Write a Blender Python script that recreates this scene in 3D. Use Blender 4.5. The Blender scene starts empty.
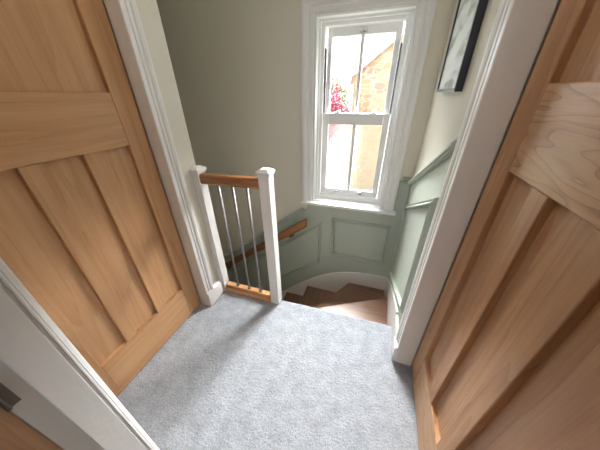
import bpy, bmesh, math, random
from mathutils import Vector, noise
random.seed(7)
S = bpy.context.scene
COL = S.collection
PI = math.pi

# ------------------------------------------------------------------ materials
def new_mat(name):
    m = bpy.data.materials.new(name); m.use_nodes = True
    nt = m.node_tree
    return m, nt, nt.nodes, nt.links, nt.nodes['Principled BSDF']

def plain(name, col, rough=.5, metal=0, bump=0, bscale=200, var=0, vscale=6, coat=0):
    m, nt, N, L, b = new_mat(name)
    b.inputs['Base Color'].default_value = (*col, 1)
    b.inputs['Roughness'].default_value = rough
    b.inputs['Metallic'].default_value = metal
    if coat: b.inputs['Coat Weight'].default_value = coat
    tc = N.new('ShaderNodeTexCoord')
    if var:
        n = N.new('ShaderNodeTexNoise'); n.inputs['Scale'].default_value = vscale; n.inputs['Detail'].default_value = 5
        L.new(tc.outputs['Object'], n.inputs['Vector'])
        r = N.new('ShaderNodeValToRGB')
        r.color_ramp.elements[0].position = .3; r.color_ramp.elements[1].position = .7
        r.color_ramp.elements[0].color = (*[c*(1-var) for c in col], 1)
        r.color_ramp.elements[1].color = (*[min(1, c*(1+var)) for c in col], 1)
        L.new(n.outputs['Fac'], r.inputs['Fac']); L.new(r.outputs['Color'], b.inputs['Base Color'])
    if bump:
        n = N.new('ShaderNodeTexNoise'); n.inputs['Scale'].default_value = bscale; n.inputs['Detail'].default_value = 3
        L.new(tc.outputs['Object'], n.inputs['Vector'])
        bp = N.new('ShaderNodeBump'); bp.inputs['Strength'].default_value = bump; bp.inputs['Distance'].default_value = .002
        L.new(n.outputs['Fac'], bp.inputs['Height']); L.new(bp.outputs['Normal'], b.inputs['Normal'])
    return m

def oak(name, axis, dark, mid, light, rough=.42, rings=11, ringamt=.5, lng=.9, acr=7, spec=.5, power=3.):
    """procedural oak; grain runs along the given local axis (0,1,2)"""
    m, nt, N, L, b = new_mat(name)
    tc = N.new('ShaderNodeTexCoord'); oi = N.new('ShaderNodeObjectInfo')
    mul = N.new('ShaderNodeMath'); mul.operation = 'MULTIPLY'; mul.inputs[1].default_value = 37.
    L.new(oi.outputs['Random'], mul.inputs[0])
    comb = N.new('ShaderNodeCombineXYZ')
    for k in range(3): L.new(mul.outputs[0], comb.inputs[k])
    add = N.new('ShaderNodeVectorMath'); add.operation = 'ADD'
    L.new(tc.outputs['Object'], add.inputs[0]); L.new(comb.outputs[0], add.inputs[1])
    def mapped(lng, acr):
        mp = N.new('ShaderNodeMapping'); sc = [acr]*3; sc[axis] = lng
        mp.inputs['Scale'].default_value = sc
        L.new(add.outputs[0], mp.inputs['Vector']); return mp
    # figure: contour lines of a stretched noise
    n1 = N.new('ShaderNodeTexNoise'); n1.inputs['Scale'].default_value = 1; n1.inputs['Detail'].default_value = 2.5
    n1.inputs['Distortion'].default_value = .2
    L.new(mapped(lng, acr).outputs[0], n1.inputs['Vector'])
    mm = N.new('ShaderNodeMath'); mm.operation = 'MULTIPLY'; mm.inputs[1].default_value = rings
    L.new(n1.outputs['Fac'], mm.inputs[0])
    fr = N.new('ShaderNodeMath'); fr.operation = 'FRACT'; L.new(mm.outputs[0], fr.inputs[0])
    pw = N.new('ShaderNodeMath'); pw.operation = 'POWER'; pw.inputs[1].default_value = power; L.new(fr.outputs[0], pw.inputs[0])
    # pores / fine streaks
    n2 = N.new('ShaderNodeTexNoise'); n2.inputs['Scale'].default_value = 1; n2.inputs['Detail'].default_value = 4
    L.new(mapped(6, 260).outputs[0], n2.inputs['Vector'])
    n3 = N.new('ShaderNodeTexNoise'); n3.inputs['Scale'].default_value = 1; n3.inputs['Detail'].default_value = 2
    L.new(mapped(1.5, 22).outputs[0], n3.inputs['Vector'])
    def madd(a, k, c):
        q = N.new('ShaderNodeMath'); q.operation = 'MULTIPLY_ADD'; L.new(a, q.inputs[0]); q.inputs[1].default_value = k
        if hasattr(c, 'is_linked'): L.new(c, q.inputs[2])
        else: q.inputs[2].default_value = c
        return q.outputs[0]
    v = madd(pw.outputs[0], ringamt*.7, madd(n2.outputs['Fac'], .55, madd(n3.outputs['Fac'], .65, -.42)))
    v = madd(oi.outputs['Random'], .16, v)
    r = N.new('ShaderNodeValToRGB'); e = r.color_ramp.elements
    e[0].position = .12; e[0].color = (*light, 1); e[1].position = .95; e[1].color = (*dark, 1)
    q = e.new(.5); q.color = (*mid, 1)
    L.new(v, r.inputs['Fac']); L.new(r.outputs['Color'], b.inputs['Base Color'])
    b.inputs['Roughness'].default_value = rough; b.inputs['Specular IOR Level'].default_value = spec
    bp = N.new('ShaderNodeBump'); bp.inputs['Strength'].default_value = .12; bp.inputs['Distance'].default_value = .001
    L.new(n2.outputs['Fac'], bp.inputs['Height']); L.new(bp.outputs['Normal'], b.inputs['Normal'])
    return m

OD, OM, OL = (.26, .122, .058), (.40, .208, .100), (.50, .295, .158)
oak_z = oak('oak_upright', 2, OD, OM, OL, rings=8, ringamt=.4, lng=.5, acr=8)
oak_x = oak('oak_across', 0, OD, (.43, .235, .118), (.56, .345, .19), rings=15, ringamt=.75, lng=1.2, acr=8, rough=.36, power=6)
LD, LM, LL = (.31, .15, .066), (.46, .245, .112), (.56, .33, .168)
left_z = oak('honey_oak_upright', 2, LD, LM, LL, rings=7, ringamt=.3, lng=.5, acr=9)
left_x = oak('honey_oak_across', 0, LD, LM, LL, rings=6, ringamt=.22, lng=.8, acr=12)
rail_oak = oak('banister_oak', 0, (.16, .062, .025), (.25, .105, .042), (.32, .145, .06), rough=.3)
base_oak = oak('base_oak', 0, (.42, .20, .09), (.56, .29, .13), (.64, .36, .18), rough=.35)
tread_x = oak('tread_wood', 0, (.115, .05, .026), (.19, .088, .045), (.25, .125, .068), rough=.36, rings=7, spec=1.0)
tread_y = oak('tread_wood_turned', 1, (.115, .05, .026), (.19, .088, .045), (.25, .125, .068), rough=.36, rings=7, spec=1.0)
white = plain('white_satin_paint', (.88, .88, .875), .32, bump=.05, bscale=60)
lining_white = plain('brushed_white_paint', (.80, .80, .79), .38, bump=.35, bscale=45)
cream = plain('cream_wall_paint', (.76, .735, .645), .8, bump=.08, bscale=350)
sage = plain('sage_paint', (.45, .50, .44), .55, bump=.05, bscale=300)
ceiling_m = plain('ceiling_paint', (.86, .86, .84), .9)
upvc = plain('window_white', (.89, .895, .90), .28)
track_m = plain('dark_sash_track', (.10, .11, .12), .5)
steel = plain('brushed_steel', (.36, .36, .37), .55, 1, bump=.05, bscale=900)
bronze = plain('aged_hinge_metal', (.16, .14, .125), .38, .9)
chrome = plain('silver_metal', (.55, .55, .55), .25, 1)
black_m = plain('black_frame_paint', (.016, .016, .024), .35)
bedroom_wall_m = plain('bedroom_wall_paint', (.36, .34, .31), .85)  # unseen room, colour chosen dark so less light bounces back to the landing
board_m = plain('room_floorboards', (.24, .15, .09), .5, var=.15, vscale=3)
soil = plain('garden_ground', (.05, .06, .035), .95, var=.3, vscale=1.5)

def carpet_material():
    m, nt, N, L, b = new_mat('silver_grey_carpet')
    tc = N.new('ShaderNodeTexCoord')
    n = N.new('ShaderNodeTexNoise'); n.inputs['Scale'].default_value = 260; n.inputs['Detail'].default_value = 3
    L.new(tc.outputs['Object'], n.inputs['Vector'])
    r = N.new('ShaderNodeValToRGB'); e = r.color_ramp.elements
    e[0].position = .32; e[0].color = (.27, .295, .335, 1); e[1].position = .66; e[1].color = (.58, .61, .66, 1)
    L.new(n.outputs['Fac'], r.inputs['Fac'])
    n4 = N.new('ShaderNodeTexNoise'); n4.inputs['Scale'].default_value = 14; n4.inputs['Detail'].default_value = 6; n4.inputs['Roughness'].default_value = .65
    L.new(tc.outputs['Object'], n4.inputs['Vector'])
    r4 = N.new('ShaderNodeValToRGB'); r4.color_ramp.elements[0].position = .34; r4.color_ramp.elements[0].color = (.72, .73, .745, 1)
    r4.color_ramp.elements[1].position = .66; r4.color_ramp.elements[1].color = (1, 1, 1, 1)
    L.new(n4.outputs['Fac'], r4.inputs['Fac'])
    mx = N.new('ShaderNodeMixRGB'); mx.blend_type = 'MULTIPLY'; mx.inputs['Fac'].default_value = 1
    L.new(r.outputs['Color'], mx.inputs[1]); L.new(r4.outputs['Color'], mx.inputs[2]); L.new(mx.outputs[0], b.inputs['Base Color'])
    b.inputs['Roughness'].default_value = 1
    b.inputs['Sheen Weight'].default_value = .3; b.inputs['Sheen Roughness'].default_value = .5
    b.inputs['Specular IOR Level'].default_value = .1
    n2 = N.new('ShaderNodeTexNoise'); n2.inputs['Scale'].default_value = 330; n2.inputs['Detail'].default_value = 2
    L.new(tc.outputs['Object'], n2.inputs['Vector'])
    bp = N.new('ShaderNodeBump'); bp.inputs['Strength'].default_value = .6; bp.inputs['Distance'].default_value = .004
    L.new(n2.outputs['Fac'], bp.inputs['Height']); L.new(bp.outputs['Normal'], b.inputs['Normal'])
    return m
carpet_m = carpet_material()

def glass_material(name, obscure):
    m, nt, N, L, b = new_mat(name)
    N.remove(b); out = N['Material Output']
    tr = N.new('ShaderNodeBsdfTransparent')
    mix = N.new('ShaderNodeMixShader')
    if obscure:
        tr.inputs['Color'].default_value = (.93, .95, .95, 1)
        rf = N.new('ShaderNodeBsdfRefraction'); rf.inputs['IOR'].default_value = 1.15; rf.inputs['Roughness'].default_value = .22
        tc = N.new('ShaderNodeTexCoord')
        v = N.new('ShaderNodeTexVoronoi'); v.inputs['Scale'].default_value = 75
        L.new(tc.outputs['Object'], v.inputs['Vector'])
        bp = N.new('ShaderNodeBump'); bp.inputs['Strength'].default_value = .7; bp.inputs['Distance'].default_value = .008
        L.new(v.outputs['Distance'], bp.inputs['Height']); L.new(bp.outputs['Normal'], rf.inputs['Normal'])
        mix.inputs['Fac'].default_value = .72
        tl = N.new('ShaderNodeBsdfTranslucent'); tl.inputs['Color'].default_value = (.9, .95, 1, 1)
        mt = N.new('ShaderNodeMixShader'); mt.inputs['Fac'].default_value = .005
        L.new(rf.outputs[0], mt.inputs[1]); L.new(tl.outputs[0], mt.inputs[2])
        L.new(tr.outputs[0], mix.inputs[1]); L.new(mt.outputs[0], mix.inputs[2])
    else:
        tr.inputs['Color'].default_value = (.97, .98, .98, 1)
        gl = N.new('ShaderNodeBsdfGlossy'); gl.inputs['Roughness'].default_value = .02
        fz = N.new('ShaderNodeFresnel'); fz.inputs['IOR'].default_value = 1.3
        L.new(fz.outputs[0], mix.inputs['Fac'])
        L.new(tr.outputs[0], mix.inputs[1]); L.new(gl.outputs[0], mix.inputs[2])
    L.new(mix.outputs[0], out.inputs['Surface'])
    return m
clear_glass = glass_material('clear_glass', False)
frosted_glass = glass_material('obscure_glass', True)

def stone_material():
    m, nt, N, L, b = new_mat('coursed_honey_stone')
    tc = N.new('ShaderNodeTexCoord')
    nz = N.new('ShaderNodeTexNoise'); nz.inputs['Scale'].default_value = 3; L.new(tc.outputs['Object'], nz.inputs['Vector'])
    mx = N.new('ShaderNodeMixRGB'); mx.inputs['Fac'].default_value = .1
    L.new(tc.outputs['Object'], mx.inputs[1]); L.new(nz.outputs['Color'], mx.inputs[2])
    mp = N.new('ShaderNodeMapping'); mp.inputs['Scale'].default_value = (3.6, 3.6, 8.0); L.new(mx.outputs[0], mp.inputs['Vector'])
    v = N.new('ShaderNodeTexVoronoi'); v.inputs['Scale'].default_value = 1; v.inputs['Randomness'].default_value = .8
    L.new(mp.outputs[0], v.inputs['Vector'])
    sp = N.new('ShaderNodeSeparateColor'); L.new(v.outputs['Color'], sp.inputs[0])
    r = N.new('ShaderNodeValToRGB'); r.color_ramp.interpolation = 'LINEAR'; e = r.color_ramp.elements
    e[0].position = 0; e[0].color = (0.273, 0.197, 0.113, 1); e[1].position = 1; e[1].color = (0.341, 0.267, 0.167, 1)
    for p, c in ((.3, (0.341, 0.284, 0.200)), (.6, (0.310, 0.215, 0.124)), (.8, (0.248, 0.174, 0.140))):
        q = e.new(p); q.color = (*c, 1)
    L.new(sp.outputs[0], r.inputs['Fac'])
    v2 = N.new('ShaderNodeTexVoronoi'); v2.feature = 'DISTANCE_TO_EDGE'; v2.inputs['Randomness'].default_value = .8
    v2.inputs['Scale'].default_value = 1; L.new(mp.outputs[0], v2.inputs['Vector'])
    r2 = N.new('ShaderNodeValToRGB'); r2.color_ramp.elements[0].position = .02; r2.color_ramp.elements[1].position = .09
    L.new(v2.outputs['Distance'], r2.inputs['Fac'])
    m2 = N.new('ShaderNodeMixRGB'); L.new(r2.outputs['Color'], m2.inputs['Fac'])
    m2.inputs[1].default_value = (0.372, 0.331, 0.259, 1); L.new(r.outputs['Color'], m2.inputs[2])
    L.new(m2.outputs[0], b.inputs['Base Color']); b.inputs['Roughness'].default_value = .95
    return m
stone_m = stone_material()

def picture_material():
    m, nt, N, L, b = new_mat('pale_watercolour_print')
    tc = N.new('ShaderNodeTexCoord')
    n = N.new('ShaderNodeTexNoise'); n.inputs['Scale'].default_value = 9; n.inputs['Detail'].default_value = 3
    mp = N.new('ShaderNodeMapping'); mp.inputs['Scale'].default_value = (1, .55, 1.3)
    L.new(tc.outputs['Object'], mp.inputs['Vector']); L.new(mp.outputs[0], n.inputs['Vector'])
    r = N.new('ShaderNodeValToRGB'); e = r.color_ramp.elements
    e[0].position = .36; e[0].color = (.30, .33, .27, 1); e[1].position = .56; e[1].color = (.80, .85, .87, 1)
    q = e.new(.47); q.color = (.70, .76, .78, 1)
    L.new(n.outputs['Fac'], r.inputs['Fac']); L.new(r.outputs['Color'], b.inputs['Base Color'])
    b.inputs['Roughness'].default_value = .6
    b.inputs['Coat Weight'].default_value = .6; b.inputs['Coat Roughness'].default_value = .03
    return m
picture_m = picture_material()

def leaf_material(name, c1, c2):
    m, nt, N, L, b = new_mat(name)
    tc = N.new('ShaderNodeTexCoord')
    n = N.new('ShaderNodeTexNoise'); n.inputs['Scale'].default_value = 5; L.new(tc.outputs['Object'], n.inputs['Vector'])
    r = N.new('ShaderNodeValToRGB'); e = r.color_ramp.elements
    e[0].position = .4; e[0].color = (*c1, 1); e[1].position = .6; e[1].color = (*c2, 1)
    L.new(n.outputs['Fac'], r.inputs['Fac']); L.new(r.outputs['Color'], b.inputs['Base Color'])
    b.inputs['Roughness'].default_value = .7
    return m
pink_m = leaf_material('pink_blossom', (.20, .035, .06), (.34, .12, .16))
green_m = leaf_material('garden_green', (.06, .10, .03), (.13, .18, .07))
bark_m = plain('bark', (.12, .085, .06), .9, bump=.5, bscale=30)
slate_m = plain('roof_slate', (.16, .16, .17), .8, var=.25, vscale=8)
verge_m = plain('painted_bargeboard', (.55, .54, .52), .6)

# ------------------------------------------------------------------ mesh helpers
class MB:
    def __init__(s): s.v = []; s.f = []
    def add(s, vs, fs):
        k = len(s.v); s.v += [tuple(p) for p in vs]; s.f += [tuple(i+k for i in f) for f in fs]; return s
    def box(s, x0, x1, y0, y1, z0, z1):
        return s.add([(x, y, z) for x in (x0, x1) for y in (y0, y1) for z in (z0, z1)],
              [(0, 1, 3, 2), (4, 6, 7, 5), (0, 4, 5, 1), (2, 3, 7, 6), (0, 2, 6, 4), (1, 5, 7, 3)])
    def prism(s, poly, fn0, fn1):
        """poly: list of 2-D points, fn0/fn1 map each to the two end caps"""
        n = len(poly)
        vs = [fn0(*p) for p in poly] + [fn1(*p) for p in poly]
        fs = [tuple(range(n)), tuple(range(2*n-1, n-1, -1))] + [(i, (i+1) % n, n+(i+1) % n, n+i) for i in range(n)]
        return s.add(vs, fs)
    def tube(s, pts, r, seg=16, caps=True):
        pts = [Vector(p) for p in pts]; rings = []; base = len(s.v)
        rs = r if isinstance(r, (list, tuple)) else [r]*len(pts)
        for i, p in enumerate(pts):
            t = (pts[min(i+1, len(pts)-1)] - pts[max(i-1, 0)]).normalized()
            u = t.orthogonal().normalized() if i == 0 else (u - t*u.dot(t)).normalized()
            w = t.cross(u)
            for k in range(seg):
                a = 2*PI*k/seg; s.v.append(tuple(p + (u*math.cos(a)+w*math.sin(a))*rs[i]))
        for i in range(len(pts)-1):
            for k in range(seg):
                a = base+i*seg+k; b = base+i*seg+(k+1) % seg
                s.f.append((a, b, b+seg, a+seg))
        if caps:
            s.f.append(tuple(base+k for k in range(seg))[::-1])
            e = base+(len(pts)-1)*seg; s.f.append(tuple(e+k for k in range(seg)))
        return s
    def sweep(s, pts, prof, fn, closed=True):
        """mitred sweep of prof [(u to the left of the path, v out of the plane)] along 2-D pts; fn(a,b,v)->3-D"""
        pts = [Vector(p) for p in pts]; n = len(pts); m = len(prof); base = len(s.v)
        for i, p in enumerate(pts):
            d1 = (p - pts[i-1]).normalized() if (closed or i > 0) else None
            d2 = (pts[(i+1) % n] - p).normalized() if (closed or i < n-1) else None
            d1 = d1 or d2; d2 = d2 or d1
            n1 = Vector((-d1.y, d1.x)); n2 = Vector((-d2.y, d2.x))
            mt = (n1+n2).normalized(); mt = mt / max(.2, mt.dot(n1))
            for u, v in prof:
                q = p + mt*u; s.v.append(tuple(fn(q.x, q.y, v)))
        for i in range(n if closed else n-1):
            for k in range(m):
                a = base+i*m+k; b = base+i*m+(k+1) % m
                c = base+((i+1) % n)*m+(k+1) % m; d = base+((i+1) % n)*m+k
                s.f.append((a, b, c, d))
        if not closed:
            s.f.append(tuple(base+k for k in range(m))[::-1])
            e = base+(n-1)*m; s.f.append(tuple(e+k for k in range(m)))
        return s
    def build(s, name, mat, parent=None, bevel=0, smooth=False, seg=2):
        me = bpy.data.meshes.new(name); me.from_pydata(s.v, [], s.f); me.update()
        bm = bmesh.new(); bm.from_mesh(me); bmesh.ops.recalc_face_normals(bm, faces=bm.faces); bm.to_mesh(me); bm.free()
        o = bpy.data.objects.new(name, me); COL.objects.link(o)
        me.materials.append(mat)
        if parent: o.parent = parent
        if bevel:
            b = o.modifiers.new('bevel', 'BEVEL'); b.width = bevel; b.segments = seg; b.limit_method = 'ANGLE'; b.angle_limit = .6
        if smooth:
            for p in me.polygons: p.use_smooth = True
        return o

def tag(o, label, cat, kind=None, group=None):
    o['label'] = label; o['category'] = cat
    if kind: o['kind'] = kind
    if group: o['group'] = group
    return o
def root(name, loc, label, cat, kind=None, group=None, rz=0):
    o = bpy.data.objects.new(name, None); COL.objects.link(o); o.location = loc; o.rotation_euler = (0, 0, rz)
    o.empty_display_size = .1
    return tag(o, label, cat, kind, group)
def structure(o, label, cat): return tag(o, label, cat, 'structure')

# ------------------------------------------------------------------ key dimensions
XL, XR = -1.14, .30          # landing wall faces
YE, YF = 1.245, 2.06          # landing edge, window wall
YN0, YN1 = .03, .13           # near wall (the one with the doorway we look through)
CEIL = 2.45
LOW = -2.6                    # hall floor
G0 = -2.75                    # garden level
WX0, WX1, WZ0, WZ1 = -.565, .11, .56, 1.985   # window hole

# ------------------------------------------------------------------ walls, floor, ceiling
# window wall with its hole
w = MB()
w.box(-3.6, WX0, YF, YF+.28, LOW, CEIL); w.box(WX1, 2.2, YF, YF+.28, LOW, CEIL)
w.box(WX0, WX1, YF, YF+.28, LOW, WZ0); w.box(WX0, WX1, YF, YF+.28, WZ1, CEIL)
structure(w.build('wall_far', cream), 'cream painted stairwell wall around the tall sash window', 'wall')
w = MB()
w.box(-6, WX0, YF+.285, YF+.30, G0, 4.2); w.box(WX1, 6, YF+.285, YF+.30, G0, 4.2)
w.box(WX0, WX1, YF+.285, YF+.30, G0, WZ0); w.box(WX0, WX1, YF+.285, YF+.30, WZ1, 4.2)
structure(w.build('wall_outer_skin', plain('dark_outer_skin', (.10, .085, .07), .95)), 'dark outer skin added to the house wall to cut bounced light', 'wall')  # added skin, kept dark so less sunlight bounces onto the stone gable
# right wall, with a door recess
w = MB()
w.box(XR, XR+.26, 1.0, YF, LOW, CEIL); w.box(XR, XR+.26, YN1, .185, 0, CEIL); w.box(XR, XR+.26, .185, 1.0, 2.0, CEIL)
w.box(.45, XR+.26, .185, 1.0, -.02, 2.0); w.box(XR, XR+.26, YN1, 1.0, LOW, -.02)
structure(w.build('wall_right', cream), 'cream wall above the sage panelling, where the picture hangs', 'wall')
# left wall
w = MB()
w.box(XL-.24, XL, 1.0, 1.215, 0, CEIL); w.box(XL-.24, XL, YN1, .185, 0, CEIL); w.box(XL-.24, XL, .185, 1.0, 2.0, CEIL)
w.box(XL-.24, -1.27, .185, 1.0, -.02, 2.0)
structure(w.build('wall_left', cream), 'narrow cream strip of wall between the left oak door and the balustrade', 'wall')
# near wall round the doorway
w = MB()
NX0, NX1 = -.675, .26
w.box(-2.2, NX0, YN0, YN1, 0, CEIL); w.box(NX1, 2.2, YN0, YN1, 0, CEIL); w.box(NX0, NX1, YN0, YN1, 2.02, CEIL)
structure(w.build('wall_near', cream), 'cream wall around the doorway nearest the viewer', 'wall')
# stairwell walls below and beside the landing
w = MB()
w.box(-3.6, XL-.24, 1.135, 1.235, LOW, CEIL); w.box(-3.6, XR, 1.135, 1.215, LOW, -.26); w.box(-3.7, -3.6, 1.135, YF+.28, LOW, CEIL)
structure(w.build('wall_stairwell', cream), 'cream wall running down beside the flight under the landing', 'wall')
w = MB(); w.box(-3.7, 2.2, -3.0, YF+.28, CEIL, CEIL+.1)
structure(w.build('ceiling', ceiling_m), 'white ceiling over landing and stairwell', 'ceiling')
w = MB(); w.box(XL-.2, XR+.15, YN1, 1.225, -.26, -.014); w.box(NX0, NX1, -.02, YN1, -.26, -.014)
structure(w.build('floor', board_m), 'landing floor beneath the grey carpet', 'floor')
w = MB(); w.box(-2.2, NX0, -3.0, YN0, -.26, -.004); w.box(NX1, 2.2, -3.0, YN0, -.26, -.004); w.box(NX0, NX1, -3.0, -.02, -.26, -.004)
structure(w.build('floor_bedroom', board_m), 'floor of the room the viewer stands in', 'floor')
w = MB(); w.box(-3.6, XR, 1.235, YF, LOW-.1, LOW)
structure(w.build('floor_hall', board_m), 'hall floor at the foot of the stairs', 'floor')
# room behind the viewer, with a window opening in its back wall
w = MB()
w.box(-2.3, -2.2, -3.0, YN1, 0, CEIL); w.box(2.2, 2.3, -3.0, YN1, 0, CEIL)
w.box(-2.2, -.5, -3.1, -3.0, 0, CEIL); w.box(.5, 2.2, -3.1, -3.0, 0, CEIL)
w.box(-.5, .5, -3.1, -3.0, 0, 1.0); w.box(-.5, .5, -3.1, -3.0, 2.0, CEIL)
structure(w.build('wall_back', bedroom_wall_m), 'wall of the room behind the viewer', 'wall')

# carpet -----------------------------------------------------------------
def carpet():
    b = MB(); x0, x1, y0 = XL-.09, XR+.095, -.02
    nx = 400; ny = 330; R = .016
    for j in range(ny+1):
        for i in range(nx+1):
            x = x0+(x1-x0)*i/nx
            ye = 1.238+.026*(x+.58) if x > -.62 else 1.225
            L = ye-y0+.035
            s_ = L*j/ny; flat = ye-R-y0
            n = noise.noise((x*60, s_*60, 0))*.0014 + noise.noise((x*130, s_*130, 5))*.0026 + noise.noise((x*9, s_*9, 9))*.0014
            if s_ <= flat: y, z = y0+s_, n
            elif s_ <= flat+R*PI/2:
                a = (s_-flat)/R; y, z = ye-R+(R+n)*math.sin(a), -R+(R+n)*math.cos(a)
            else: y, z = ye+n, -R-(s_-flat-R*PI/2)
            b.v.append((x, y, z))
    for j in range(ny):
        for i in range(nx):
            a = j*(nx+1)+i; b.f.append((a, a+1, a+nx+2, a+nx+1))
    # keep only the landing itself and the door thresholds
    def ok(f):
        cx = sum(b.v[k][0] for k in f)/4; cy = sum(b.v[k][1] for k in f)/4
        if cy < YN1: return NX0+.015 < cx < NX1-.015
        if cx < XL or cx > XR: return .19 < cy < .995
        return True
    b.f = [f for f in b.f if ok(f)]
    o = b.build('carpet', carpet_m, smooth=True)
    bm = bmesh.new(); bm.from_mesh(o.data)
    bmesh.ops.delete(bm, geom=[v for v in bm.verts if not v.link_faces], context='VERTS'); bm.to_mesh(o.data); bm.free()
    return o
tag(carpet(), 'silver-grey plush carpet covering the landing floor', 'carpet', 'stuff')

# ------------------------------------------------------------------ architraves and linings
# moulded architrave profile: u = 0 at the opening edge
ARCH = [(0, 0), (0, .012), (.003, .015), (.022, .015), (.025, .010), (.029, .010), (.032, .017), (.042, .018), (.045, .012),
        (.050, .012), (.054, .021), (.066, .025), (.076, .025), (.082, .019), (.082, 0)]
def flip(p): return [(-u, v) for u, v in p]
def door_trim(nm, x, sgn, label, y0=.185, y1=1.0):
    """lining, architrave and plinth blocks for a doorway in a wall x = const; sgn = +1 faces +X"""
    b = MB()
    b.sweep([(y0, .13), (y0, 1.99), (y1, 1.99), (y1, .13)], ARCH, lambda a, c, v: (x+sgn*v, a, c), closed=False)
    o = b.build(nm, white)
    structure(o, label, 'door trim')
    ln = MB()
    d = .085 if sgn < 0 else .068
    xa, xb = min(x, x-sgn*d), max(x, x-sgn*d)
    ln.box(xa, xb, .170, y0, 0, 1.99); ln.box(xa, xb, y1, 1.0, 0, 1.99); ln.box(xa, xb, .170, 1.0, 1.99, 2.0)
    ln.build('lining', white, o)
    e_ = 1.155 if sgn > 0 else y1+.086
    for a0, a1 in ((y1, e_), (y0-.05, y0)):
        pb = MB(); pb.box(min(x, x+sgn*.030), max(x, x+sgn*.030), a0, a1, .004, .125)
        pb.sweep([(a0, .125), (a1, .125)], [(0, 0), (0, .030), (.006, .028), (.012, .018), (.018, .014), (.018, 0)], lambda a, c, v: (x+sgn*v, a, c), closed=False)
        pb.build('plinth_block', white, o, bevel=.002)
    return o
door_trim('trim_1', XL, 1, 'white moulded architrave around the left oak door', .185, .99)
door_trim('trim_2', XR, -1, 'white moulded architrave around the right oak door', .185, .985)

NEARP = [(0, 0), (0, .003), (.003, .006), (.003, .009), (.006, .011), (.010, .018), (.014, .021), (.03, .023), (.036, .017), (.07, .017), (.08, .024), (.1, .024), (.11, .012), (.11, 0)]
# near doorway: lining with door stop, architrave on the landing side
b = MB()
b.sweep([(-.655, .002), (-.655, 2.0), (NX1-.02, 2.0), (NX1-.02, .002)], NEARP, lambda a, c, v: (a, YN1+v, c), closed=False)
t3 = structure(b.build('trim_3', white), 'white architrave of the near doorway at the lower left edge', 'door trim')
b = MB(); b.box(NX0, -.662, YN0-.012, YN1, .002, 2.0); b.box(NX1-.013, NX1, YN0-.012, YN1, 0, 2.0); b.box(-.662, NX1-.013, YN0-.012, YN1, 2.0, 2.012)
b.build('lining', lining_white, t3)
b = MB(); b.box(-.662, -.65, .058, YN1-.008, .001, 1.99); b.box(NX1-.025, NX1-.013, .058, YN1-.008, .001, 1.99)
b.build('door_stop', lining_white, t3, bevel=.002)
# ------------------------------------------------------------------ oak doors
def oak_door(nm, loc, rz, label, W=.798, Z0=.012, oak_z=oak_z, oak_x=oak_x):
    r = root(nm, loc, label, 'door', 'structure', rz=rz)
    T = .054; st = .112; m = .070
    zb, zl0, zl1, zt0, zt1 = .272, 1.283, 1.516, 1.87, 1.98
    bw = .0035
    def part(n, x0, x1, z0, z1, mat, y0=0., y1=T, bv=bw):
        q = MB(); q.box(x0, x1, y0, y1, z0, z1); return q.build(n, mat, r, bevel=bv)
    part('stile', 0, st, Z0, zt1, oak_z); part('stile', W-st, W, Z0, zt1, oak_z)
    for z0, z1 in ((Z0, zb), (zl0, zl1), (zt0, zt1)): part('rail', st, W-st, z0, z1, oak_x)
    pw = (W-2*st-2*m)/3
    xs = [st+i*(pw+m) for i in range(3)]
    for i in range(2): part('muntin', xs[i]+pw, xs[i]+pw+m, zb, zl0, oak_z)
    for x in xs: part('panel', x, x+pw, zb, zl0, oak_z, .021, .033, 0)
    part('panel', st, W-st, zl1, zt0, oak_z, .021, .033, 0)
    return r
oak_door('door_1', (-1.21, .188, 0), PI/2, 'closed oak four panel door on the left of the landing', oak_z=left_z, oak_x=left_x)
oak_door('door_2', (.39, .982, 0), -PI/2, 'closed oak four panel door close up on the right')
d3 = oak_door('door_3', (-.664, .014, 0), -PI/2, 'oak door standing open in the bottom left corner beside its hinge')
d3.rotation_euler = (0, 0, PI/2); d3.location = (-.664, .0165-.798, 0)
for zc in (.98, .25, 1.75):
    h = MB(); h.box(.796, .8185, -.0045, .0025, zc-.05, zc+.05)
    h.tube([(.799, -.006, zc-.05), (.799, -.006, zc+.05)], .0045, 12)
    h.build('hinge', bronze, d3)

# ------------------------------------------------------------------ balustrade
bal = root('balustrade', (-.9, 1.21, 0), 'short white and oak balustrade with three steel rods at the stair head', 'balustrade')
def loc(b, o): b.v = [(x-o.location.x, y-o.location.y, z-o.location.z) for x, y, z in b.v]; return b
def newel(x0, x1, y0, y1, h):
    b = MB(); b.box(x0, x1, y0, y1, .004, h)
    p = loc(b, bal).build('newel_post', white, bal, bevel=.003)
    c = MB(); e = .0075
    left = x0 <= XL+.001
    def lv(k, z0, z1): c.box(x0-(0 if left else k), x1+k, y0-k, y1+k, z0, z1)
    lv(.004, h, h+.010); lv(.010, h+.010, h+.028)
    k = .010; xa, xb, ya, yb = x0-(0 if left else k), x1+k, y0-k, y1+k; z = h+.028; t = .022
    c.add([(xa, ya, z), (xb, ya, z), (xb, yb, z), (xa, yb, z), (xa+(0 if left else t), ya+t, z+.014), (xb-t, ya+t, z+.014), (xb-t, yb-t, z+.014), (xa+(0 if left else t), yb-t, z+.014)],
          [(0, 3, 2, 1), (4, 5, 6, 7), (0, 1, 5, 4), (1, 2, 6, 5), (2, 3, 7, 6), (3, 0, 4, 7)])
    loc(c, bal).build('newel_cap', white, p, bevel=.002)
newel(XL, -1.095, 1.165, 1.235, 1.055)
newel(-.664, -.594, 1.175, 1.245, 1.075)
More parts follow.
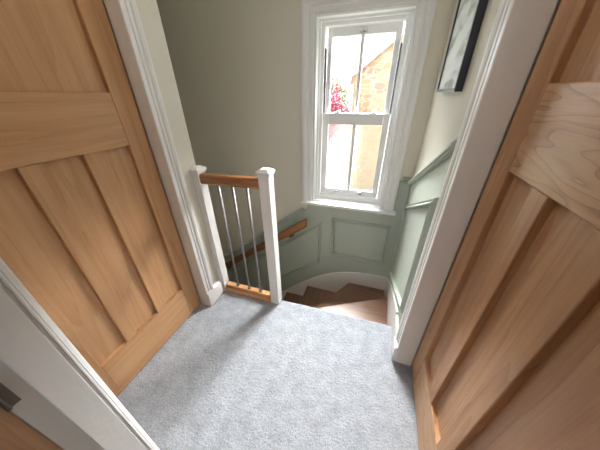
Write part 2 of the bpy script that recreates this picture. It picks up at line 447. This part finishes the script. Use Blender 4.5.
def railprof(w_, h_, r):
    pts = []
    for cx, cz, a0 in ((w_/2-r, h_-r, 0), (-w_/2+r, h_-r, 90)):
        for k in range(6): a = math.radians(a0+18*k); pts.append((cx+r*math.cos(a), cz+r*math.sin(a)))
    return pts + [(-w_/2, .012), (-w_/2+.008, 0), (w_/2-.008, 0), (w_/2, .012)]
b = MB(); b.prism(railprof(.062, .066, .016), lambda u, v: (-1.095, 1.203+u, .985+v), lambda u, v: (-.664, 1.208+u, .992+v))
loc(b, bal).build('handrail', rail_oak, bal)
b = MB(); b.box(-1.095, -.664, 1.183, 1.227, .048, .074)
loc(b, bal).build('bottom_rail', base_oak, bal, bevel=.004)
b = MB(); b.box(-1.095, -.664, 1.168, 1.243, .004, .040)
loc(b, bal).build('base_plank', base_oak, bal, bevel=.006)
b = MB(); b.box(-1.095, -.664, 1.19, 1.22, .040, .048)
loc(b, bal).build('spacer_strip', rail_oak, bal)
for x in (-.985, -.876, -.768):
    b = MB(); b.tube([(x, 1.205, .072), (x, 1.205, .992)], .0085, 18)
    q = loc(b, bal).build('baluster', steel, bal, smooth=True)
    b = MB(); b.tube([(x, 1.205, .0735), (x, 1.205, .081), (x, 1.205, .086)], [.013, .013, .0095], 18)
    loc(b, bal).build('collar', plain('dark_collar', (.20, .19, .18), .35, .9) if x < -.98 else bpy.data.materials['dark_collar'], q)

# ------------------------------------------------------------------ staircase
RISE = .2; GO = .285; NT = 12
st = root('staircase', (-.2, 1.6, LOW), 'brown timber winder staircase turning left and down below the window', 'staircase')
P1, P2, P3 = (-.560, 1.285), (-.585, 1.265), (-.612, 1.250)
N1w, N2w = (.278, 1.735), (-.108, 2.038)
def slab(poly, z1, t, name, mat, bevel=.004):
    b = MB(); b.prism(poly, lambda x, y: (x, y, z1-t), lambda x, y: (x, y, z1)); return loc(b, st).build(name, mat, st, bevel=bevel)
RX, FY, NY = .278, 2.038, 1.245
slab([(-.594, NY), (RX, NY), N1w, P1], -RISE, .032, 'tread', tread_x)
slab([P1, N1w, (RX, FY), N2w, P2], -2*RISE, .032, 'tread', tread_x)
slab([P2, N2w, (P3[0], FY), P3], -3*RISE, .032, 'tread', tread_y)
for n in range(4, NT+1):
    x1 = P3[0]-(n-4)*GO; x0 = x1-GO
    slab([(x0, NY), (x1+.0, NY), (x1, FY), (x0, FY)], -n*RISE, .032, 'tread', tread_y)
def riser(a, c, z0, z1):
    a = Vector(a); c = Vector(c); d = (c-a).normalized(); n = Vector((-d.y, d.x))*.014
    # set back under the nosing of the tread above
    if n.x > 0 or abs(n.x) < 1e-6 and n.y < 0: pass
    off = Vector((-d.y, d.x))*.02
    if (off.x*1+off.y*-.3) < 0: off = -off
    p = [a+off, c+off, c+off*1.8, a+off*1.8]
    b = MB(); b.prism([tuple(q) for q in p], lambda x, y: (x, y, z0), lambda x, y: (x, y, z1)); loc(b, st).build('riser', tread_x, st)
b = MB(); b.box(-.594, RX, 1.2255, 1.236, -RISE, -.056); loc(b, st).build('riser', white, st)
riser(P1, N1w, -2*RISE, -RISE-.032); riser(P2, N2w, -3*RISE, -2*RISE-.032)
for n in range(3, NT+1):
    x = P3[0]-(n-3)*GO; riser((x, NY), (x, FY), -(n+1)*RISE, -n*RISE-.032)

# white strings / skirting
def strip(nm, pts_top, pts_bot, fn, label, mat=white):
    b = MB(); n = len(pts_top)
    poly = pts_top+pts_bot[::-1]
    b.prism(poly, lambda a, c: fn(a, c, 0), lambda a, c: fn(a, c, 1))
    return structure(b.build(nm, mat, bevel=.003), label, 'skirting')
tp = [(-3.59, -2.6), (-1.25, -1.02), (-.93, -.79), (-.78, -.65), (-.66, -.545), (-.54, -.45), (-.42, -.37), (-.29, -.305), (-.16, -.262), (0, -.232), (.14, -.222), (.30, -.22)]
bt = [(x, z-.36 if x < -.5 else -.75) for x, z in tp]; bt[0] = (-3.59, -2.6+.0); bt[0] = (-3.59, LOW-.0)
tp[0] = (-3.45, -2.55); bt[0] = (-3.45, -2.6)
strip('baseboard_far', tp, bt, lambda a, c, k: (a, YF-.008-.014*k, c), 'white string board curving up behind the winder treads under the window')
strip('baseboard_right', [(1.24, .168), (1.36, .125), (1.72, -.03), (2.038, -.215)], [(1.24, -.5), (1.36, -.5), (1.72, -.5), (2.038, -.5)],
      lambda a, c, k: (XR-.006-.016*k, a, c), 'white sloping skirting on the right wall above the top step')
b = MB(); b.box(XR-.022, XR-.006, 1.072, 1.238, .004, .15)
structure(b.build('baseboard_landing', white, bevel=.003), 'short white skirting between the right door trim and the top step', 'skirting')

# ------------------------------------------------------------------ sage panelling
def dado_far(x): return .505+.78*(x+.594)
b = MB()
poly = [(-3.59, -2.1), (-3.59, dado_far(-3.59)), (-.62, dado_far(-.62)), (-.62, .535), (.185, .535), (.185, .85), (.30, .85), (.30, -.4), (-.5, -.6), (-1.2, -1.2)]
b.prism(poly, lambda a, c: (a, YF, c), lambda a, c: (a, YF-.008, c))
wf = structure(b.build('wall_panelling_far', sage), 'sage green panelling under the window on the stairwell wall', 'wall panelling')
def dr(y): return .835+.5*(2.06-y)
b = MB(); b.prism([(2.06-.008, -.4), (2.06-.008, dr(2.052)), (1.068, dr(1.068)), (1.068, .1), (1.3, -.3)], lambda a, c: (XR, a, c), lambda a, c: (XR-.006, a, c))
wr = structure(b.build('wall_panelling_right', sage), 'sage green panelling rising along the right stair wall', 'wall panelling')
DADO = [(-.030, 0), (-.030, .010), (-.022, .015), (-.012, .015), (-.006, .026), (.002, .032), (.012, .032), (.016, .024), (.022, .024), (.028, .014), (.028, 0)]
PM = [(0, 0), (0, .008), (.004, .017), (.010, .012), (.014, .010), (.018, .018), (.024, .026), (.030, .024), (.034, .012), (.034, 0)]
fy = lambda a, c, v: (a, YF-.008-v, c)
rx = lambda a, c, v: (XR-.006-v, a, c)
b = MB(); b.sweep([(-3.4, dado_far(-3.4)), (-.655, dado_far(-.655))], DADO, fy, closed=False)
structure(b.build('trim_4', sage), 'sage dado rail sloping down the stair wall left of the window', 'dado rail')
b = MB(); b.sweep([(.222, .858), (XR-.006, .858)], DADO, fy, closed=False)
structure(b.build('trim_5', sage), 'short level sage dado rail between the window and the corner', 'dado rail')
b = MB(); b.sweep([(1.07, dr(1.07)), (2.03, dr(2.03))], flip(DADO), rx, closed=False)
structure(b.build('trim_6', sage), 'sage dado rail climbing the right wall below the picture', 'dado rail')
b = MB(); b.sweep([(-.352, -.057), (.214, -.057), (.214, .403), (-.352, .403)], PM, fy)
structure(b.build('trim_7', sage), 'rectangular sage panel moulding directly under the window', 'panel moulding')
sl = .79
b = MB(); b.sweep([(-1.75, -.20-sl*1.29), (-.465, -.19), (-.465, .335), (-1.75, .335-sl*1.285)], PM, fy)
structure(b.build('trim_8', sage), 'slanted sage panel moulding behind the wall handrail', 'panel moulding')
b = MB(); b.sweep([(1.115, .30), (1.135, 1.075), (1.975, .662), (1.955, -.085)], flip(PM), rx)
structure(b.build('trim_9', sage), 'slanted sage panel moulding on the right stair wall', 'panel moulding')

# ------------------------------------------------------------------ wall handrail
hr = root('wall_handrail', (-.62, YF, .3), 'oak handrail on brackets sloping down the sage wall below the window', 'handrail')
def hz(x): return .338+.75*(x+.615)
b = MB()
pr = []
for k in range(16):
    a = 2*PI*k/16; pr.append((.029*math.cos(a), .045*math.sin(a)))
xs = [-.60, -.604, -.615, -.9, -1.6, -3.0]; sc = [.55, .85, 1, 1, 1, 1]
base = 0
for x, s_ in zip(xs, sc):
    for u, v in pr: b.v.append((x, 1.972+u*s_, hz(x)+v*s_*1.2))
for i in range(len(xs)-1):
    for k in range(16): b.f.append((i*16+k, i*16+(k+1) % 16, (i+1)*16+(k+1) % 16, (i+1)*16+k))
b.f.append(tuple(range(16))); b.f.append(tuple(range(len(b.v)-16, len(b.v))))
loc(b, hr).build('rail', rail_oak, hr, smooth=True)
for x in (-.80, -1.75, -2.7):
    z = hz(x)
    b = MB(); b.tube([(x, YF-.008, z-.085), (x, YF-.014, z-.085)], .024, 20)
    b.tube([(x, YF-.014, z-.085), (x, 2.0, z-.085), (x, 1.98, z-.078), (x, 1.974, z-.06), (x, 1.973, z-.03)], .007, 10)
    loc(b, hr).build('bracket', bronze, hr, smooth=True)

# ------------------------------------------------------------------ window
win = root('window_1', (-.227, YF, .55), 'white sliding sash window with clear upper and obscure lower panes', 'window', 'structure')
def wpart(b, n, mat, par=win, **k): return loc(b, win).build(n, mat, par, **k)
CAS = [(0, 0), (0, .012), (.006, .016), (.012, .012), (.020, .012), (.026, .018), (.052, .020), (.056, .016), (.062, .016), (.068, .028), (.088, .036), (.106, .036), (.115, .028), (.115, 0)]
b = MB(); b.sweep([(-.552, .565), (-.552, 1.965), (.085, 1.965), (.085, .565)], CAS, lambda a, c, v: (a, YF-v, c), closed=False)
wpart(b, 'casing', upvc)
b = MB(); b.box(-.672, .222, YF-.058, YF+.02, .535, .562); b.box(-.565, .11, YF, YF+.10, .535, .575)
wpart(b, 'sill', upvc, bevel=.005)
# lining + box frame
b = MB(); b.box(-.565, -.552, YF, YF+.06, .56, 1.98); b.box(.098, .11, YF, YF+.06, .56, 1.98); b.box(-.552, .098, YF, YF+.06, 1.965, 1.98)
wpart(b, 'lining', upvc, bevel=.002)
b = MB()
FX0, FX1, FZ0, FZ1 = -.510, .042, .605, 1.925
b.box(-.565, FX0, YF+.06, YF+.16, .56, 1.985); b.box(FX1, .11, YF+.06, YF+.16, .56, 1.985)
b.box(FX0, FX1, YF+.06, YF+.16, FZ1, 1.985); b.box(FX0, FX1, YF+.06, YF+.16, .56, FZ0)
wpart(b, 'frame', upvc, bevel=.003)
# staff bead step
b = MB(); bead = [(0, 0), (0, .012), (.004, .016), (.012, .016), (.016, .012), (.016, 0)]
b.sweep([(-.536, .578), (-.536, 1.949), (.070, 1.949), (.070, .578)], bead, lambda a, c, v: (a, YF+.06-v, c), closed=False)
wpart(b, 'staff_bead', upvc)
for x0, x1 in ((FX0, FX0+.013), (FX1-.013, FX1)):
    t_ = MB(); t_.box(x0, x1, YF+.080, YF+.1, 1.345, 1.80); wpart(t_, 'sash_track', track_m)
def sash(n, x0, x1, z0, z1, y0, y1, gx0, gx1, gz0, gz1, glass, bar):
    b = MB()
    b.box(x0, gx0, y0, y1, z0, z1); b.box(gx1, x1, y0, y1, z0, z1)
    b.box(gx0, gx1, y0, y1, z0, gz0); b.box(gx0, gx1, y0, y1, gz1, z1)
    o = wpart(b, n, upvc, bevel=.003)
    c = MB(); c.box(bar-.013, bar+.013, y0-.001, y1, gz0, gz1); wpart(c, 'glazing_bar', upvc, o, bevel=.002)
    ym = (y0+y1)/2
    for a0, a1 in ((gx0, bar-.013), (bar+.013, gx1)):
        g = MB(); g.add([(a0, ym, gz0), (a1, ym, gz0), (a1, ym, gz1), (a0, ym, gz1)], [(0, 1, 2, 3)]); wpart(g, 'pane', glass, o)
    return o
up = sash('upper_sash', FX0+.013, FX1-.013, 1.315, FZ1-.004, YF+.105, YF+.14, -.462, -.012, 1.35, 1.868, clear_glass, -.236)
lo = sash('lower_sash', FX0+.003, FX1-.003, FZ0+.03, 1.355, YF+.068, YF+.1, -.455, -.008, .690, 1.268, frosted_glass, -.231)
b = MB(); b.box(FX0, FX1, YF+.062, YF+.16, FZ0, FZ0+.029); wpart(b, 'bottom_bead', upvc, bevel=.002)
b = MB(); b.box(-.262, -.21, YF+.098, YF+.105, 1.882, 1.904); b.tube([(-.236, YF+.098, 1.893), (-.236, YF+.086, 1.893)], .008, 12); wpart(b, 'vent_catch', chrome, up, bevel=.002)
for x in (-.385, -.095):
    b = MB(); b.box(x-.024, x+.024, YF+.072, YF+.097, 1.3555, 1.363); b.tube([(x, YF+.085, 1.363), (x, YF+.085, 1.373)], .009, 12)
    b.tube([(x-.005, YF+.085, 1.372), (x+.028, YF+.08, 1.378)], .0045, 10); wpart(b, 'sash_fastener', chrome, lo, smooth=False)
for x in (-.345, -.12):
    b = MB(); b.box(x-.022, x+.022, YF+.058, YF+.068, .668, .676); b.box(x-.018, x+.018, YF+.064, YF+.068, .65, .672); wpart(b, 'sash_lift', chrome, lo, bevel=.001)

# ------------------------------------------------------------------ picture on the right wall
pic = root('picture_frame', (XR, 1.53, 1.74), 'black framed pale picture hanging on the cream wall right of the window', 'picture')
PY0, PY1, PZ0, PZ1 = 1.30, 1.745, 1.50, 2.10
b = MB(); b.sweep([(PY0+.014, PZ0+.014), (PY1-.014, PZ0+.014), (PY1-.014, PZ1-.014), (PY0+.014, PZ1-.014)],
        [(-.014, .002), (-.014, .032), (0, .032), (0, .002)], lambda a, c, v: (XR-v, a, c))
loc(b, pic).build('frame', black_m, pic)
b = MB(); b.box(XR-.024, XR-.003, PY0+.013, PY1-.013, PZ0+.013, PZ1-.013)
loc(b, pic).build('print', picture_m, pic)

# ------------------------------------------------------------------ outside
G = -2.75
b = MB(); b.box(-25, 25, YF+.3, 45, G-.2, G)
structure(b.build('ground', soil), 'garden ground outside beyond the window', 'ground')
house = root('stone_house', (.5, 9, G), 'honey stone gabled house seen through the window', 'house')
HX0, HX1 = -1.22, 4.2; sl = .736
def vz(x): return 2.84+sl*(x+.129)
ax = (HX0+HX1)/2; az = vz(ax)
b = MB(); b.prism([(HX0, G), (HX1, G), (HX1, vz(HX0)-.02), (ax, az-.02), (HX0, vz(HX0)-.02)], lambda x, z: (x, 9, z), lambda x, z: (x, 15, z))
loc(b, house).build('stone_wall', stone_m, house)
e = .28
b = MB(); b.prism([(HX0-e, vz(HX0-e)), (ax, az), (HX1+e, vz(HX0-e)), (HX1+e, vz(HX0-e)+.1), (ax, az+.12), (HX0-e, vz(HX0-e)+.1)], lambda x, z: (x, 8.9, z), lambda x, z: (x, 15.1, z))
loc(b, house).build('roof', slate_m, house)
b = MB(); b.prism([(HX0-e, vz(HX0-e)-.10), (ax, az-.10), (HX1+e, vz(HX0-e)-.10), (HX1+e, vz(HX0-e)+.08), (ax, az+.08), (HX0-e, vz(HX0-e)+.08)], lambda x, z: (x, 8.86, z), lambda x, z: (x, 8.9, z))
loc(b, house).build('bargeboard', verge_m, house)
b = MB(); b.box(HX0-.25, HX0-.005, 8.84, 15, 1.66, 1.95)
loc(b, house).build('eaves_box', white, house, bevel=.01)
b = MB(); b.tube([(HX0+.05, 8.93, 1.75), (HX0+.05, 8.93, G)], .05, 12)
loc(b, house).build('downpipe', white, house, smooth=True)

def leafy(nm, c, rad, n, size, mat, trunk_h, label, cat, seed):
    rnd = random.Random(seed)
    r = root(nm, (c[0], c[1], G), label, cat)
    b = MB()
    for i in range(n):
        while True:
            p = Vector((rnd.uniform(-1, 1), rnd.uniform(-1, 1), rnd.uniform(-1, 1)))
            if .35 < p.length < 1: break
        p *= 1+.25*noise.noise(p*2.5)
        q = Vector((p.x*rad[0], p.y*rad[1], c[2]-G+p.z*rad[2]))
        d = Vector((rnd.gauss(0, 1), rnd.gauss(0, 1), rnd.gauss(0, 1))).normalized(); u = d.orthogonal().normalized(); w_ = d.cross(u)
        s_ = size*rnd.uniform(.6, 1.3)
        b.add([q-u*s_, q+w_*s_*.6, q+u*s_, q-w_*s_*.6+d*s_*.2], [(0, 1, 2), (0, 2, 3)])
    b.build('foliage', mat, r)
    t = MB(); t.tube([(0, 0, 0), (.05, .02, trunk_h*.5), (0, 0, trunk_h)], [.13, .10, .07], 10)
    for k in range(5):
        a = k*1.3; t.tube([(0, 0, trunk_h*.8), (math.cos(a)*rad[0]*.4, math.sin(a)*rad[1]*.4, trunk_h+.4), (math.cos(a)*rad[0]*.7, math.sin(a)*rad[1]*.7, trunk_h+rad[2]*.9)], [.05, .035, .015], 7)
    t.build('trunk', bark_m, r, smooth=True)
    return r
leafy('blossom_tree', (-1.83, 7.85, .72), (.74, .7, 1.08), 6500, .045, pink_m, 2.6, 'pink blossom tree outside beside the stone house', 'tree', 3)
leafy('garden_tree', (-4.6, 19, .95), (2.2, 1.5, 1.6), 6000, .10, green_m, 2.4, 'green tree showing its top above the pink blossom', 'tree', 4)
leafy('garden_bush', (-2.1, 7.0, -1.6), (.8, .6, 1.0), 3500, .05, green_m, .7, 'green bush below the pink blossom, blurred by the obscure pane', 'bush', 5)

# ------------------------------------------------------------------ light
W = bpy.data.worlds.new('bright_overcast'); S.world = W; W.use_nodes = True
wn = W.node_tree.nodes; bg = wn['Background']
bg.inputs['Color'].default_value = (.93, .965, 1, 1); bg.inputs['Strength'].default_value = 3.6
def light(kind, nm, lc, energy, col, **k):
    l = bpy.data.lights.new(nm, kind); l.energy = energy; l.color = col
    o = bpy.data.objects.new(nm, l); COL.objects.link(o); o.location = lc
    for a, v in k.items(): setattr(l, a, v)
    return o
# bright hazy sky high over the neighbour's roof
s_ = light('SUN', 'hazy_sun', (0, 8, 8), 112, (1, .985, .96), angle=math.radians(66))
s_.rotation_euler = Vector((-.10, -1, -1.25)).to_track_quat('-Z', 'Y').to_euler()
# added unseen fill lights: over the landing and in the room behind
light('AREA', 'landing_fill', (-.4, .75, CEIL-.03), 2.2, (1, .97, .93), shape='DISK', size=.4)
light('AREA', 'bedroom_fill', (-.2, -1.3, CEIL-.03), 1.5, (1, .97, .93), shape='DISK', size=.6)
p = light('AREA', 'window_portal', (-.227, YF+.2, 1.25), 0, (1, 1, 1), shape='RECTANGLE', size=.62, size_y=1.4)
p.data.cycles.is_portal = True; p.rotation_euler = (-PI/2, 0, 0)
p = light('AREA', 'bedroom_window_portal', (0, -3.04, 1.5), 0, (1, 1, 1), shape='RECTANGLE', size=1.0, size_y=1.0)
p.data.cycles.is_portal = True; p.rotation_euler = (PI/2, 0, 0)

# ------------------------------------------------------------------ camera
cam = bpy.data.cameras.new('camera'); co = bpy.data.objects.new('camera', cam); COL.objects.link(co)
cam.sensor_width = 36; cam.lens = 229/600*36; cam.clip_start = .01
pt, yw, rl = math.radians(29.8), math.radians(18.9), math.radians(-.8)
from mathutils import Matrix
fw = Vector((-math.sin(yw)*math.cos(pt), math.cos(yw)*math.cos(pt), -math.sin(pt))); rt = Vector((math.cos(yw), math.sin(yw), 0)); upv = rt.cross(fw)
r2 = rt*math.cos(rl)+upv*math.sin(rl); u2 = upv*math.cos(rl)-rt*math.sin(rl)
M = Matrix((r2, u2, -fw)).transposed().to_4x4(); M.translation = (0, 0, 1.5); co.matrix_world = M
S.camera = co
S.view_settings.view_transform = 'Standard'; S.view_settings.look = 'None'; S.view_settings.gamma = 1
S.view_settings.use_curve_mapping = False; S.view_settings.exposure = 0.72
S.cycles.use_denoising = True
S.cycles.max_bounces = 14; S.cycles.diffuse_bounces = 8; S.cycles.transparent_max_bounces = 16
S.cycles.sample_clamp_indirect = 6; S.cycles.caustics_refractive = False; S.cycles.caustics_reflective = False
